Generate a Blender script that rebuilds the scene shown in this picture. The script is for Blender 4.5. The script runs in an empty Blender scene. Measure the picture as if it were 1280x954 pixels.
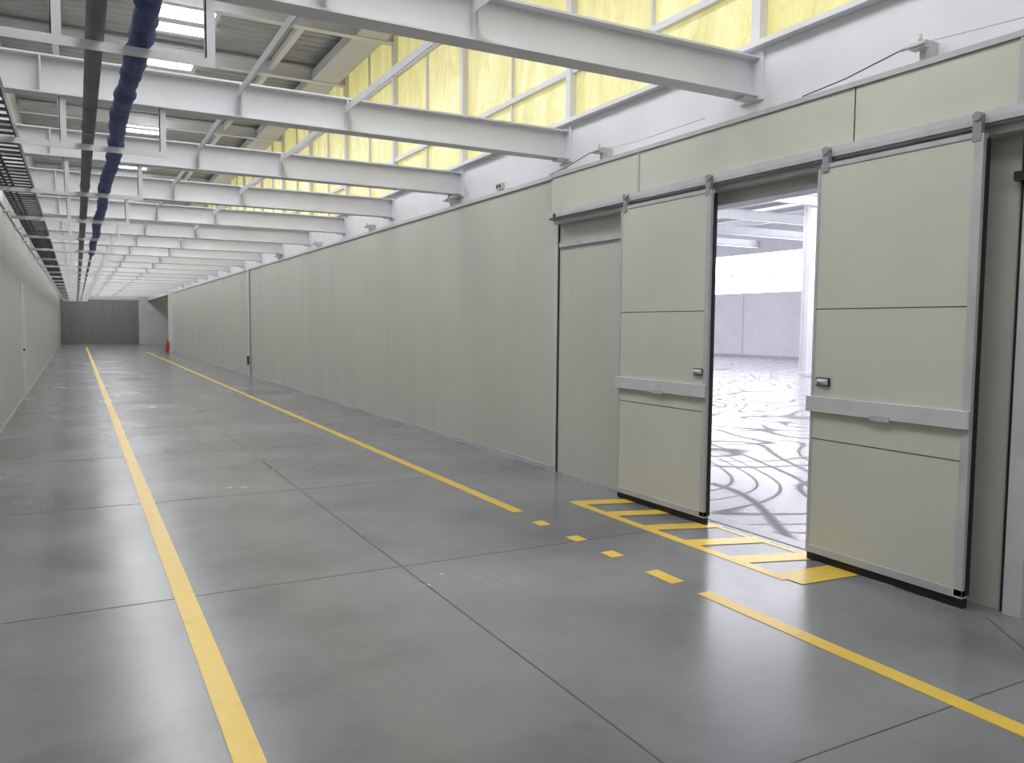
import bpy, math, random
from mathutils import Vector, Matrix
random.seed(4)
S = bpy.context.scene
S.view_settings.view_transform = 'Standard'

# ------------------------------------------------------------ materials
def new_mat(name):
    m = bpy.data.materials.new(name); m.use_nodes = True
    nt = m.node_tree
    return m, nt, nt.nodes['Principled BSDF']

def coords(nt, scale=(1,1,1)):
    tc = nt.nodes.new('ShaderNodeTexCoord'); mp = nt.nodes.new('ShaderNodeMapping')
    nt.links.new(tc.outputs['Object'], mp.inputs['Vector'])
    mp.inputs['Scale'].default_value = scale
    return mp.outputs['Vector']

def ramp(nt, fac, stops):
    r = nt.nodes.new('ShaderNodeValToRGB')
    el = r.color_ramp.elements
    while len(el) < len(stops): el.new(0.5)
    for e,(p,c) in zip(el, stops):
        e.position = p; e.color = (*c,1)
    nt.links.new(fac, r.inputs['Fac'])
    return r.outputs['Color']

def noise(nt, vec, scale, detail=4, rough=.55, dist=0):
    n = nt.nodes.new('ShaderNodeTexNoise')
    n.inputs['Scale'].default_value = scale; n.inputs['Detail'].default_value = detail
    n.inputs['Roughness'].default_value = rough; n.inputs['Distortion'].default_value = dist
    nt.links.new(vec, n.inputs['Vector'])
    return n.outputs['Fac']

def mathn(nt, op, a, bb=None):
    n = nt.nodes.new('ShaderNodeMath'); n.operation = op
    if isinstance(a,(int,float)): n.inputs[0].default_value = a
    else: nt.links.new(a, n.inputs[0])
    if bb is not None:
        if isinstance(bb,(int,float)): n.inputs[1].default_value = bb
        else: nt.links.new(bb, n.inputs[1])
    return n.outputs[0]

def mottled(name, c1, c2, scale=3, rough=.5, metal=0, stretch=(1,1,1), bump=0):
    m, nt, b = new_mat(name)
    f = noise(nt, coords(nt, stretch), scale)
    nt.links.new(ramp(nt, f, [(.3,c1),(.7,c2)]), b.inputs['Base Color'])
    b.inputs['Roughness'].default_value = rough; b.inputs['Metallic'].default_value = metal
    if bump:
        bp = nt.nodes.new('ShaderNodeBump'); bp.inputs['Strength'].default_value = bump
        bp.inputs['Distance'].default_value = .01
        nt.links.new(f, bp.inputs['Height']); nt.links.new(bp.outputs['Normal'], b.inputs['Normal'])
    return m

def emis(name, col, strength):
    m, nt, b = new_mat(name)
    b.inputs['Base Color'].default_value = (*col,1)
    f = noise(nt, coords(nt), 2.0, 3)
    nt.links.new(ramp(nt, f, [(.3,tuple(x*.9 for x in col)),(.7,col)]), b.inputs['Emission Color'])
    b.inputs['Emission Strength'].default_value = strength
    return m

def panel_mat(name, c1, c2, pitch):
    """sandwich panel: faint dark joints every `pitch` m along Y + soft vertical streaks"""
    m, nt, b = new_mat(name)
    v = coords(nt)
    sep = nt.nodes.new('ShaderNodeSeparateXYZ'); nt.links.new(v, sep.inputs[0])
    M = lambda op,a,bb=None: mathn(nt,op,a,bb)
    fr = M('FRACT', M('DIVIDE', M('ADD', sep.outputs['Y'], 100), pitch))
    joint = M('LESS_THAN', fr, .006/pitch)
    fine = M('MULTIPLY', M('SINE', M('MULTIPLY', sep.outputs['Y'], 62.8)), .5)
    f = noise(nt, coords(nt,(1,1,.2)), 1.3, 3)
    col = ramp(nt, f, [(.3,c1),(.7,c2)])
    mx = nt.nodes.new('ShaderNodeMixRGB'); mx.blend_type = 'MIX'
    nt.links.new(M('MULTIPLY', joint, .3), mx.inputs['Fac'])
    nt.links.new(col, mx.inputs['Color1']); mx.inputs['Color2'].default_value = (.12,.12,.11,1)
    nt.links.new(mx.outputs[0], b.inputs['Base Color'])
    b.inputs['Roughness'].default_value = .42
    bp = nt.nodes.new('ShaderNodeBump'); bp.inputs['Strength'].default_value = .1
    bp.inputs['Distance'].default_value = .003
    nt.links.new(fine, bp.inputs['Height']); nt.links.new(bp.outputs['Normal'], b.inputs['Normal'])
    return m

PANEL = panel_mat('panel_cream', (.485,.485,.43), (.535,.535,.475), 1.14)
PANEL_L = panel_mat('panel_grey', (.45,.46,.44), (.49,.50,.48), 1.14)
DOORP = mottled('door_panel_cream', (.54,.548,.475), (.575,.583,.505), 1.5, .4)
WHITE = mottled('white_paint', (.68,.68,.71), (.74,.74,.77), 2.5, .45)
WHITE_W = mottled('white_plaster', (.62,.62,.65), (.70,.70,.73), 1.2, .8)
HALL_W = mottled('hall_white_plaster', (.66,.66,.71), (.73,.73,.77), .8, .8)
ALU = mottled('aluminium_trim', (.44,.45,.46), (.52,.53,.54), 6, .38, .15)
ALU_L = mottled('light_grey_trim', (.52,.53,.54), (.58,.59,.60), 6, .4, .05)
BLACK = mottled('black_rubber', (.008,.008,.009), (.02,.02,.022), 8, .6)
DARK = mottled('dark_steel', (.04,.04,.045), (.08,.08,.085), 8, .5, .4)
MIDG = mottled('mid_grey_steel', (.26,.26,.27), (.34,.34,.35), 8, .45, .2)
TRAYM = mottled('tray_black', (.05,.05,.054), (.09,.09,.095), 8, .5, .3)
GPIPE = mottled('pipe_grey', (.17,.175,.18), (.25,.255,.26), 4, .45, .1)
NAVY = mottled('navy_wrap', (.010,.028,.14), (.025,.055,.23), 12, .55, 0, (1,1,1), .6)
DECK = mottled('deck_steel', (.36,.365,.37), (.46,.465,.47), 1.2, .5, .1)
ENDM = mottled('end_door_grey', (.24,.248,.245), (.30,.308,.30), 2, .5, 0, (4,1,.3))
JOINT = mottled('joint_dark', (.06,.062,.068), (.09,.092,.10), 6, .6)
RED = mottled('red_paint', (.5,.02,.015), (.6,.04,.03), 6, .35)
SKY = emis('skylight_sheet', (.93,.97,1.0), 11.0)
HWIN = emis('hall_window_sheet', (.95,.96,1.0), 8.0)
GREY_BOX = mottled('grey_plastic', (.5,.5,.5), (.6,.6,.6), 6, .4)

# yellow floor paint, slightly worn
YEL, nt, b = new_mat('yellow_floor_paint')
f = noise(nt, coords(nt), 9, 6, .7)
nt.links.new(ramp(nt, f, [(.25,(.55,.40,.13)),(.42,(.76,.52,.075)),(.8,(.82,.57,.085))]), b.inputs['Base Color'])
b.inputs['Roughness'].default_value = .35

# yellow translucent insulation film behind clerestory; daylight through it put in as emission
FILM, nt, b = new_mat('yellow_film')
v = coords(nt,(1,1,.4))
f = noise(nt, v, 2.6, 6, .65, 1.2)
c = ramp(nt, f, [(.25,(.60,.53,.17)),(.48,(.76,.69,.28)),(.60,(.84,.78,.37)),(.72,(1,.96,.70))])
b.inputs['Base Color'].default_value = (.42,.39,.18,1); nt.links.new(c, b.inputs['Emission Color'])
b.inputs['Emission Strength'].default_value = .62
b.inputs['Roughness'].default_value = .25
bp = nt.nodes.new('ShaderNodeBump'); bp.inputs['Strength'].default_value = .6; bp.inputs['Distance'].default_value = .06
nt.links.new(f, bp.inputs['Height']); nt.links.new(bp.outputs['Normal'], b.inputs['Normal'])

# polished concrete
CONC, nt, b = new_mat('polished_concrete')
v = coords(nt)
f1 = noise(nt, v, .7, 4, .55, .2); f2 = noise(nt, v, 18, 4, .6)
mx = nt.nodes.new('ShaderNodeMath'); mx.operation='MULTIPLY_ADD'
nt.links.new(f2, mx.inputs[0]); mx.inputs[1].default_value=.10; nt.links.new(f1, mx.inputs[2])
nt.links.new(ramp(nt, mx.outputs[0], [(.36,(.145,.148,.158)),(.53,(.197,.201,.212)),(.72,(.24,.245,.257))]), b.inputs['Base Color'])
nt.links.new(ramp(nt, f1, [(.35,(.20,.20,.20)),(.7,(.28,.28,.28))]), b.inputs['Roughness'])
b.inputs['IOR'].default_value = 1.5

# hall floor: light slab with thin curved tyre / polishing arcs
HFL, nt, b = new_mat('hall_concrete')
v = coords(nt)
fa = noise(nt, v, .20, 1, .4, 1.4); fb = noise(nt, v, .16, 0, .4, 2.0)
def contour(f, k):
    return mathn(nt,'ABSOLUTE', mathn(nt,'SINE', mathn(nt,'MULTIPLY', f, k)))
mn = mathn(nt,'MINIMUM', contour(fa,36), contour(fb,44))
nt.links.new(ramp(nt, mn, [(.06,(.13,.13,.16)),(.30,(.27,.27,.31)),(.7,(.34,.34,.38))]), b.inputs['Base Color'])
nt.links.new(ramp(nt, mn, [(.06,(.6,.6,.6)),(.35,(.2,.2,.2))]), b.inputs['Roughness'])

# ------------------------------------------------------------ mesh helper
class MB:
    def __init__(s): s.v=[]; s.f=[]; s.m=[]; s.mats=[]; s.sm=[]
    def mi(s, mat):
        if mat not in s.mats: s.mats.append(mat)
        return s.mats.index(mat)
    def box(s, x0,x1,y0,y1,z0,z1, mat):
        n=len(s.v)
        s.v += [(x0,y0,z0),(x1,y0,z0),(x1,y1,z0),(x0,y1,z0),(x0,y0,z1),(x1,y0,z1),(x1,y1,z1),(x0,y1,z1)]
        for q in [(0,3,2,1),(4,5,6,7),(0,1,5,4),(1,2,6,5),(2,3,7,6),(3,0,4,7)]:
            s.f.append([n+i for i in q]); s.m.append(s.mi(mat)); s.sm.append(False)
    def poly(s, pts, mat):
        n=len(s.v); s.v += pts; s.f.append(list(range(n,n+len(pts)))); s.m.append(s.mi(mat)); s.sm.append(False)
    def tube(s, pts, rad, mat, seg=12, cap=True):
        pts=[Vector(p) for p in pts]; n0=len(s.v); N=len(pts)
        for i,p in enumerate(pts):
            d=(pts[min(i+1,N-1)]-pts[max(i-1,0)]).normalized()
            up=Vector((0,0,1)) if abs(d.z)<.9 else Vector((1,0,0))
            a=d.cross(up).normalized(); bb=a.cross(d)
            r=rad[i] if isinstance(rad,(list,tuple)) else rad
            for k in range(seg):
                t=2*math.pi*k/seg
                s.v.append(tuple(p+a*math.cos(t)*r+bb*math.sin(t)*r))
        for i in range(N-1):
            for k in range(seg):
                k2=(k+1)%seg
                s.f.append([n0+i*seg+k,n0+i*seg+k2,n0+(i+1)*seg+k2,n0+(i+1)*seg+k]); s.m.append(s.mi(mat)); s.sm.append(True)
        if cap:
            s.f.append([n0+k for k in range(seg)][::-1]); s.m.append(s.mi(mat)); s.sm.append(False)
            s.f.append([n0+(N-1)*seg+k for k in range(seg)]); s.m.append(s.mi(mat)); s.sm.append(False)
    def obj(s, name, parent=None, bevel=0):
        me=bpy.data.meshes.new(name); me.from_pydata(s.v,[],s.f)
        for m in s.mats: me.materials.append(m)
        for p,i,q in zip(me.polygons,s.m,s.sm): p.material_index=i; p.use_smooth=q
        me.update()
        o=bpy.data.objects.new(name,me); S.collection.objects.link(o)
        if parent: o.parent=parent
        if bevel:
            bm=o.modifiers.new('b','BEVEL'); bm.width=bevel; bm.segments=2; bm.limit_method='ANGLE'
        return o
def empty(name):
    e=bpy.data.objects.new(name,None); S.collection.objects.link(e); return e

# ------------------------------------------------------------ dimensions
XL, XR = -1.0, 4.6          # corridor wall faces
YB, YE = -6.0, 66.0
ZW = 3.22                   # panel wall height
ZT = 3.74                   # top of white up-stand
ZC = 6.5                    # roof
HX, HY0, HY1 = 32.5, -6.0, 52.0
beamY = [4.72+2.71*k for k in range(-3,22)]

# ------------------------------------------------------------ shell
m=MB(); m.box(XL-.2,XR+.15,YB-.2,YE+.2,-.2,0,CONC); m.box(XR+.15,9,47.2,YE+.2,-.2,0,CONC); m.obj('floor')
m=MB(); m.box(XR+.15,HX+.2,HY0,47.2,-.2,-.001,HFL); m.obj('hall_floor')

m=MB(); m.box(XL-.15,XL,YB,YE,0,3.45,PANEL_L); m.box(XL-.2,XL-.05,YB,YE,3.45,ZC,WHITE_W)
m.obj('wall_left')
m=MB()
m.box(XR,XR+.15,YB,3.25,0,ZW,PANEL)
m.box(XR,XR+.15,3.25,5.35,2.62,ZW,PANEL)
m.box(XR,XR+.15,5.35,47.0,0,ZW,PANEL)
m.box(XR+.08,XR+.23,YB,YE,ZW,ZT,WHITE)
m.box(XR+.0,XR+.24,YB,YE,ZT,ZT+.04,WHITE)
m.obj('wall_right')
m=MB()
m.box(8.6,8.75,47.2,YE,0,ZC,WHITE_W); m.box(4.75,8.6,47.0,47.2,0,ZC,WHITE_W)
m.box(XL-.2,8.75,YE,YE+.15,0,ZC,WHITE_W)
m.obj('wall_far')
m=MB(); m.box(XL-.2,XR+.2,YB-.15,YB,0,ZC,PANEL); m.obj('wall_back')

# far big roller door in the end wall (vertical ribs)
m=MB()
for i in range(40):
    x0=-.95+i*.125
    m.box(x0,x0+.085,YE-.09,YE-.04,0.0,3.2,ENDM)
m.box(-.97,4.06,YE-.05,YE-.01,0,3.22,ENDM)
m.box(-1,4.1,YE-.12,YE-.01,3.2,3.32,ALU)
m.obj('door_3')
m=MB(); m.box(4.42,4.75,47.0,47.3,0,3.4,WHITE); m.box(4.38,4.78,46.96,47.34,0,.04,WHITE); m.obj('column_white')

# corrugated roof deck
def deck(name,x0,x1,y0,y1,z,pitch=.25,dep=.05,th=.02):
    m=MB(); y=y0; prof=[]
    while y<y1:
        prof += [(y,z),(y+pitch*.35,z),(y+pitch*.5,z+dep),(y+pitch*.85,z+dep)]
        y+=pitch
    n=len(m.v)
    for (yy,zz) in prof: m.v += [(x0,yy,zz),(x1,yy,zz)]
    for i in range(len(prof)-1):
        m.f.append([2*i,2*i+1,2*i+3,2*i+2]); m.m.append(m.mi(DECK)); m.sm.append(False)
    m.box(x0,x1,y0,y1,z+dep+.01,z+dep+.1,DECK)
    return m.obj(name)
deck('ceiling',XL-.2,8.8,YB-.15,YE+.15,ZC)

# skylights
for k,yb in enumerate(beamY[:-1]):
    m=MB(); yc=yb+1.36; zs=ZC-.02
    for dy in (-.62,.12):
        m.box(1.15,2.05,yc+dy,yc+dy+.5,zs-.03,zs-.01,SKY)
    m.box(1.08,1.15,yc-.7,yc+.7,zs-.06,zs,WHITE); m.box(2.05,2.12,yc-.7,yc+.7,zs-.06,zs,WHITE)
    m.box(1.15,2.05,yc-.12,yc+.12,zs-.06,zs,WHITE)
    m.obj('skylight')

# ------------------------------------------------------------ roof beams
for k,y in enumerate(beamY):
    m=MB(); z0,z1=3.38,3.68
    xr=XR+.08
    m.box(XL,xr,y-.085,y+.085,z0,z0+.016,WHITE)
    m.box(XL,xr,y-.085,y+.085,z1-.016,z1,WHITE)
    m.box(XL,xr,y-.006,y+.006,z0+.016,z1-.016,WHITE)
    for x in (1.3,2.25,-.2):
        m.box(x-.006,x+.006,y-.083,y+.083,z0+.016,z1-.016,WHITE)
    m.box(xr-.02,xr,y-.12,y+.12,z0-.03,z1+.03,WHITE)
    m.box(xr-.14,xr,y-.05,y+.05,z0-.02,z0,WHITE)
    m.obj('ceiling_beam')
    m=MB()
    m.box(XL,XR+.1,y-.07,y+.07,6.2,6.215,WHITE); m.box(XL,XR+.1,y-.07,y+.07,6.42,6.435,WHITE)
    m.box(XL,XR+.1,y-.005,y+.005,6.215,6.42,WHITE)
    m.obj('roof_rafter')
for x in (1.3,2.25):
    m=MB()
    for a,b_ in zip(beamY[:-1],beamY[1:]):
        m.box(x-.03,x+.03,a+.09,b_-.09,3.60,3.606,WHITE); m.box(x-.03,x-.024,a+.09,b_-.09,3.54,3.60,WHITE)
        m.box(x-.035,x-.028,a+.01,a+.16,3.48,3.66,WHITE)
    m.obj('ceiling_purlin')
m=MB()
for x in (-.2,3.3): m.box(x-.05,x+.05,YB,YE,6.32,6.42,WHITE)
m.box(4.05,4.55,YB,YE,6.22,6.4,WHITE_W)
m.obj('roof_purlins')

# ------------------------------------------------------------ clerestory windows
for k,(a,b_) in enumerate(zip([YB]+beamY, beamY+[YE])):
    m=MB(); X0=XR+.14
    m.box(X0+.03,X0+.05,a,b_,ZT+.04,ZC,FILM)
    m.box(X0-.05,X0+.06,b_-.045,b_+.045,ZT+.04,ZC,WHITE)
    mid=(a+b_)/2
    m.box(X0-.01,X0+.03,mid-.015,mid+.015,ZT+.04,ZC,WHITE)
    for z in (4.32,5.7):
        m.box(X0-.03,X0+.03,a+.045,b_-.045,z-.03,z+.03,WHITE)
    m.obj('window_%d'%(k+1))

# ------------------------------------------------------------ sliding door surround
root=empty('sliding_door_surround')
m=MB(); m.box(4.50,XR,2.58,7.42,2.80,3.17,DOORP)
m.obj('fascia_panel',root,.004)
m=MB()
m.box(4.485,XR,2.56,7.44,3.17,3.205,ALU)
m.box(4.49,XR,2.54,2.58,2.74,3.17,ALU)
m.box(4.49,4.5,5.9,5.93,2.80,3.17,ALU); m.box(4.496,4.5,3.62,3.626,2.80,3.17,DARK)
m.box(4.49,4.5,2.58,7.42,2.80,2.82,ALU)
m.obj('fascia_trim',root)
m=MB()
m.box(4.43,4.50,1.3,7.38,2.765,2.80,ALU_L); m.box(4.43,4.44,1.3,7.38,2.735,2.765,ALU)
m.box(4.445,4.50,1.3,7.38,2.72,2.765,MIDG)
m.box(4.50,4.6,1.3,7.38,2.68,2.75,ALU_L)
m.tube([(4.425,7.25,2.755),(4.46,7.25,2.755)],.025,DARK,10)
m.obj('track_rail',root)
m=MB()
m.box(4.575,XR,6.0,7.38,2.44,2.49,ALU)
m.box(4.585,XR,7.402,7.412,0,2.75,BLACK)
m.box(4.58,XR,7.42,7.47,0,3.17,DOORP)
m.box(4.56,XR,2.46,2.56,0.0,2.5,ALU_L)
m.box(4.56,XR,2.46,2.62,2.42,2.47,DARK)
m.box(4.585,XR,2.575,2.59,0.0,2.66,BLACK)
m.box(4.57,XR,2.28,2.33,0.0,2.66,ALU)
m.box(4.58,XR+.16,5.35,5.39,0,2.62,ALU); m.box(4.58,XR+.16,3.21,3.25,0,2.62,ALU); m.box(4.58,XR+.16,3.25,5.35,2.58,2.62,ALU)
m.obj('jamb_trims',root)

def leaf(name,y0,y1,handle_y, seams, bar_z):
    r=empty(name); x0,x1=4.41,4.455; z0,z1=.07,2.66
    m=MB(); m.box(x0,x1,y0+.01,y1-.01,z0+.01,z1,DOORP); m.obj('panel',r,.003)
    m=MB()
    for z in seams: m.box(x0-.0015,x0+.01,y0+.03,y1-.02,z-.0025,z+.0025,DARK)
    m.obj('panel_joints',r)
    m=MB()
    m.box(x0-.008,x1-.01,y0,y0+.05,z0,z1+.02,ALU)
    m.box(x0-.006,x1,y1-.02,y1,z0,z1,ALU)
    m.box(x0-.006,x1,y0+.045,y1-.02,z1-.0,z1+.03,ALU)
    m.box(x0-.008,x1,y0,y1,z0-.01,z0+.04,ALU)
    m.obj('edge_frame',r,.002)
    m=MB()
    m.box(x1-.01,x1+.02,y0+.005,y0+.03,z0,z1,BLACK)
    m.box(x0+.02,x1+.005,y0-.008,y0,z0+.01,z1-.01,BLACK)
    m.box(x0+.01,x1,y0,y1,.006,z0-.01,BLACK)
    m.obj('rubber_gasket',r)
    m=MB()
    m.box(x0-.03,x0,y0+.0,y1+.02,bar_z-.055,bar_z+.05,ALU_L)
    ym=(y0+y1)/2
    m.box(x0-.036,x0-.03,ym-.07,ym+.07,bar_z-.07,bar_z-.03,ALU)
    m.obj('bumper_rail',r,.004)
    m=MB()
    for y in (y0+.04,y1-.06):
        m.box(x0-.012,x0+.02,y-.025,y+.025,2.64,2.76,MIDG)
        m.tube([(x0-.02,y,2.775),(x0+.03,y,2.775)],.026,MIDG,14)
    m.obj('roller_hangers',r)
    m=MB()
    hz=1.24
    m.tube([(x0-.006,handle_y-.045,hz),(x0-.006,handle_y+.045,hz)],.022,ALU_L,12)
    m.box(x0-.012,x0,handle_y-.055,handle_y+.055,hz-.028,hz+.028,DARK)
    m.tube([(x0-.03,handle_y-.03,hz),(x0-.035,handle_y+.03,hz+.006)],.009,ALU_L,8)
    m.tube([(x0-.03,handle_y+.02,hz),(x0,handle_y+.02,hz)],.012,RED,8)
    m.obj('handle',r)
    return r
leaf('door_1',2.70,3.82,3.72,(1.73,.85),1.09)
leaf('door_2',4.85,6.04,4.95,(1.73,.92),1.09)

m=MB()
m.box(4.56,XR,25.0,25.12,0,3.22,WHITE); m.box(4.57,XR,24.94,25.0,0,3.22,MIDG)
m.box(4.5,XR,25.02,25.1,.35,.6,DARK)
m.obj('trim_1')
m=MB()
m.box(4.588,XR,7.5,46.9,0,.05,ALU); m.box(4.588,XR,YB,2.28,0,.05,ALU)
m.obj('baseboard_right')
m=MB(); m.box(XL,XL+.012,YB,YE-.1,0,.05,ALU); m.obj('baseboard_left')
m=MB()
m.box(4.575,XR,7.5,46.9,3.19,3.235,ALU_L); m.box(4.575,XR,YB,2.5,3.19,3.235,ALU_L)
m.obj('trim_2')
m=MB(); m.box(XL,XL+.03,YB,YE-.1,3.42,3.47,ALU_L); m.obj('trim_3')
m=MB()
for y in (19.0,):
    m.box(XL,XL+.03,y,y+.06,0,2.3,WHITE); m.box(XL,XL+.03,y+1.2,y+1.26,0,2.3,WHITE); m.box(XL,XL+.03,y,y+1.26,2.3,2.36,WHITE)
    m.box(XL,XL+.02,y+.06,y+1.2,0,2.3,DOORP); m.box(XL+.02,XL+.06,y+.15,y+.27,1.0,1.04,DARK)
m.obj('door_4')

# ------------------------------------------------------------ floor markings
def strip(m,x0,x1,y0,y1,mat,z=.003): m.box(x0,x1,y0,y1,0.0,z,mat)
m=MB(); strip(m,.46,.57,YB,58,YEL)
m.obj('floor_line_yellow')
m=MB(); strip(m,3.235,3.335,YB,3.6,YEL); strip(m,3.25,3.35,5.93,47,YEL)
for y,l in ((3.95,.27),(4.52,.14),(4.98,.14),(5.50,.14)):
    strip(m,3.22,3.325,y-l/2,y+l/2,YEL)
m.obj('floor_line_yellow')
m=MB(); strip(m,3.90,3.98,3.55,6.08,YEL,.003); strip(m,4.46,4.50,3.6,5.9,YEL,.003)
for yf,w in ((6.00,.18),(5.52,.17),(5.0,.17),(4.5,.17),(4.02,.17),(3.55,.24)):
    x0,x1=3.94,4.52; d=-.18 if yf>3.6 else -.04
    m.poly([(x0,yf-w/2,.004),(x1,yf+d-w/2,.004),(x1,yf+d+w/2,.004),(x0,yf+w/2,.004)],YEL)
m.obj('floor_hatch_yellow')
m=MB()
strip(m,1.85,1.858,YB,YE-.1,JOINT,.0012)
for y in [2.0-2.85,2.0]+[4.92+2.78*i for i in range(22)]:
    strip(m,XL,XR,y-.0035,y+.0035,JOINT,.0012)
m.box(4.585,4.6,3.25,5.35,0,.002,JOINT)
m.poly([(4.40,2.55,.0015),(3.6,1.5,.0015),(3.606,1.497,.0015),(4.406,2.547,.0015)],JOINT)
m.obj('floor_joints')

# ------------------------------------------------------------ services
for y in beamY:
    m=MB()
    m.box(-.76,.70,y-.03,y+.03,3.02,3.028,WHITE); m.box(-.76,.70,y-.03,y-.024,2.98,3.02,WHITE)
    for x in (-.76,-.08,.65):
        m.box(x,x+.05,y-.03,y-.022,3.028,3.38,WHITE); m.box(x,x+.006,y-.03,y+.03,3.028,3.38,WHITE)
    m.obj('pipe_hanger_bracket')
m=MB()
for x in (-.68,-.385): m.box(x,x+.012,YB+.2,60,3.03,3.10,TRAYM)
y=YB+.3
while y<60:
    m.box(-.668,-.385,y,y+.06,3.03,3.042,TRAYM); y+=.2
for x in (-.62,-.56): m.tube([(x,YB+.3,3.057),(x,60,3.057)],.014,BLACK,8)
m.obj('cable_tray')
m=MB(); m.tube([(.12,YB+.2,3.085),(.12,64,3.085)],.045,GPIPE,16)
y=YB+1
while y<60:
    m.tube([(.12,y,3.085),(.12,y+.08,3.085)],.053,GPIPE,16); y+=3.0
m.obj('service_pipe')
pts=[];rad=[];y=YB+.3
while y<20:
    pts.append((.325+.012*math.sin(y*1.7)+random.uniform(-.006,.006),y,3.10+random.uniform(-.006,.006)))
    rad.append(.056+random.uniform(-.008,.010)); y+=.09
m=MB(); m.tube(pts,rad,NAVY,14)
m.tube([(.325,20,3.095),(.325,63,3.095)],.03,GPIPE,10)
m.obj('insulated_blue_pipe')

for y in (3.2,6.6,10.2,13.7,17.2,21.0):
    m=MB()
    m.box(4.56,4.68,y-.02,y+.02,3.235,3.35,GREY_BOX)
    m.box(4.50,4.56,y-.05,y+.05,3.29,3.33,GREY_BOX)
    m.tube([(4.50,y-.06,3.31),(4.50,y+.10,3.31)],.012,ALU_L,8)
    m.tube([(4.53,y,3.33),(4.53,y,3.38)],.012,ALU_L,8)
    if y<8:
        m.tube([(4.50,y+.1,3.31),(4.49,y+.5,3.24),(4.485,y+.85,3.21)],.004,DARK,6)
        m.tube([(4.50,y-.06,3.31),(4.52,y-.6,3.28),(4.54,y-1.5,3.30)],.003,GREY_BOX,6)
    m.obj('wall_bracket')
m=MB(); m.box(4.64,4.68,8.85,9.0,3.28,3.36,GREY_BOX)
m.box(4.632,4.64,8.87,8.91,3.30,3.34,DARK); m.box(4.632,4.64,8.94,8.98,3.30,3.34,DARK); m.obj('socket_box')

# fire extinguisher
m=MB(); X,Y=4.2,46.0
m.tube([(X,Y,.02),(X,Y,.05),(X,Y,.5),(X,Y,.56),(X,Y,.6)],[.075,.085,.085,.06,.03],RED,16)
m.tube([(X,Y,.6),(X,Y,.68)],.02,DARK,8); m.box(X-.09,X+.03,Y-.012,Y+.012,.66,.68,DARK)
m.tube([(X,Y,.64),(X+.1,Y,.6),(X+.11,Y,.35),(X+.1,Y,.2)],.012,BLACK,8)
m.box(X-.1,X+.1,Y-.1,Y+.1,0,.02,RED)
m.obj('fire_extinguisher')

# ------------------------------------------------------------ hall behind the doors
m=MB()
m.box(HX,HX+.2,HY0,HY1,0,3.5,HALL_W); m.box(HX,HX+.2,HY0,HY1,5.6,7.4,HALL_W)
for y in range(-3,52,6): m.box(HX-.01,HX,y-.03,y+.03,0,3.5,ALU)
m.box(HX-.03,HX,HY0,HY1,0,.12,ALU)
m.obj('wall_hall_back')
m=MB()
m.box(HX+.05,HX+.1,HY0,HY1,3.5,5.6,HWIN)
for y in range(-5,52,3): m.box(HX-.0,HX+.06,y-.03,y+.03,3.5,5.6,ALU_L)
m.box(HX,HX+.06,HY0,HY1,4.45,4.50,ALU_L)
m.obj('window_50')
m=MB(); m.box(4.85,HX+.2,HY1,HY1+.2,0,7.4,HALL_W); m.box(4.85,HX+.2,HY0-.2,HY0,0,7.4,HALL_W); m.obj('wall_hall_side')
m=MB(); m.box(4.85,HX+.2,HY0-.2,HY1+.2,7.3,7.45,WHITE)
m.box(4.7,4.86,HY0-.2,HY1,6.5,7.4,WHITE_W); m.obj('ceiling_hall')
m=MB()
for y in range(-4,52,4):
    m.box(4.9,HX,y-.09,y+.09,5.9,5.93,WHITE); m.box(4.9,HX,y-.09,y+.09,6.25,6.28,WHITE); m.box(4.9,HX,y-.01,y+.01,5.93,6.25,WHITE)
for x in (9,14,18.5,23,27.5):
    m.box(x-.1,x+.1,HY0,HY1,6.3,6.6,WHITE)
for x in range(6,32,2): m.box(x-.04,x+.04,HY0,HY1,7.1,7.28,ALU)
m.obj('hall_roof_beams')
for (x,y) in ((23.0,20.2),(23,32),(14,36)):
    m=MB(); m.box(x-.18,x+.18,y-.16,y-.14,0,6.3,WHITE); m.box(x-.18,x+.18,y+.14,y+.16,0,6.3,WHITE); m.box(x-.01,x+.01,y-.14,y+.14,0,6.3,WHITE)
    m.box(x-.25,x+.25,y-.25,y+.25,0,.03,WHITE)
    m.obj('hall_column')
def area(name,loc,sx,sy,power,col,rot=(0,0,0)):
    l=bpy.data.lights.new(name,'AREA'); l.shape='RECTANGLE'; l.size=sx; l.size_y=sy; l.energy=power; l.color=col
    o=bpy.data.objects.new(name,l); o.location=loc; o.rotation_euler=rot; S.collection.objects.link(o); return o
for y in (5,18,31,44):
    area('hall_fill_lamp',(17,y,7.0),15,5,1650,(.95,.94,1))  # added fill to brighten the hall; its roof has no skylights
for y in range(-3,66,8):
    area('corridor_fill_lamp',(1.8,y,6.1),2.2,7,160,(.98,.975,1))  # area lamps added below the skylights to boost the corridor light

# ------------------------------------------------------------ world
w=bpy.data.worlds.new('w'); S.world=w; w.use_nodes=True
w.node_tree.nodes['Background'].inputs[0].default_value=(.8,.88,1,1); w.node_tree.nodes['Background'].inputs[1].default_value=1

# ------------------------------------------------------------ camera
th=math.radians(28.53); ph=math.radians(4.0); ro=math.radians(.5)
F=Vector((math.cos(ph)*math.sin(th),math.cos(ph)*math.cos(th),-math.sin(ph)))
R=Vector((math.cos(th),-math.sin(th),0)); U=R.cross(F)
R2=R*math.cos(ro)+U*math.sin(ro); U2=U*math.cos(ro)-R*math.sin(ro)
cam=bpy.data.cameras.new('camera'); cam.sensor_width=36; cam.lens=28.125; cam.clip_end=300
co=bpy.data.objects.new('camera',cam); S.collection.objects.link(co)
M=Matrix((R2,U2,-F)).transposed().to_4x4(); M.translation=Vector((0,0,1.6)); co.matrix_world=M
S.camera=co
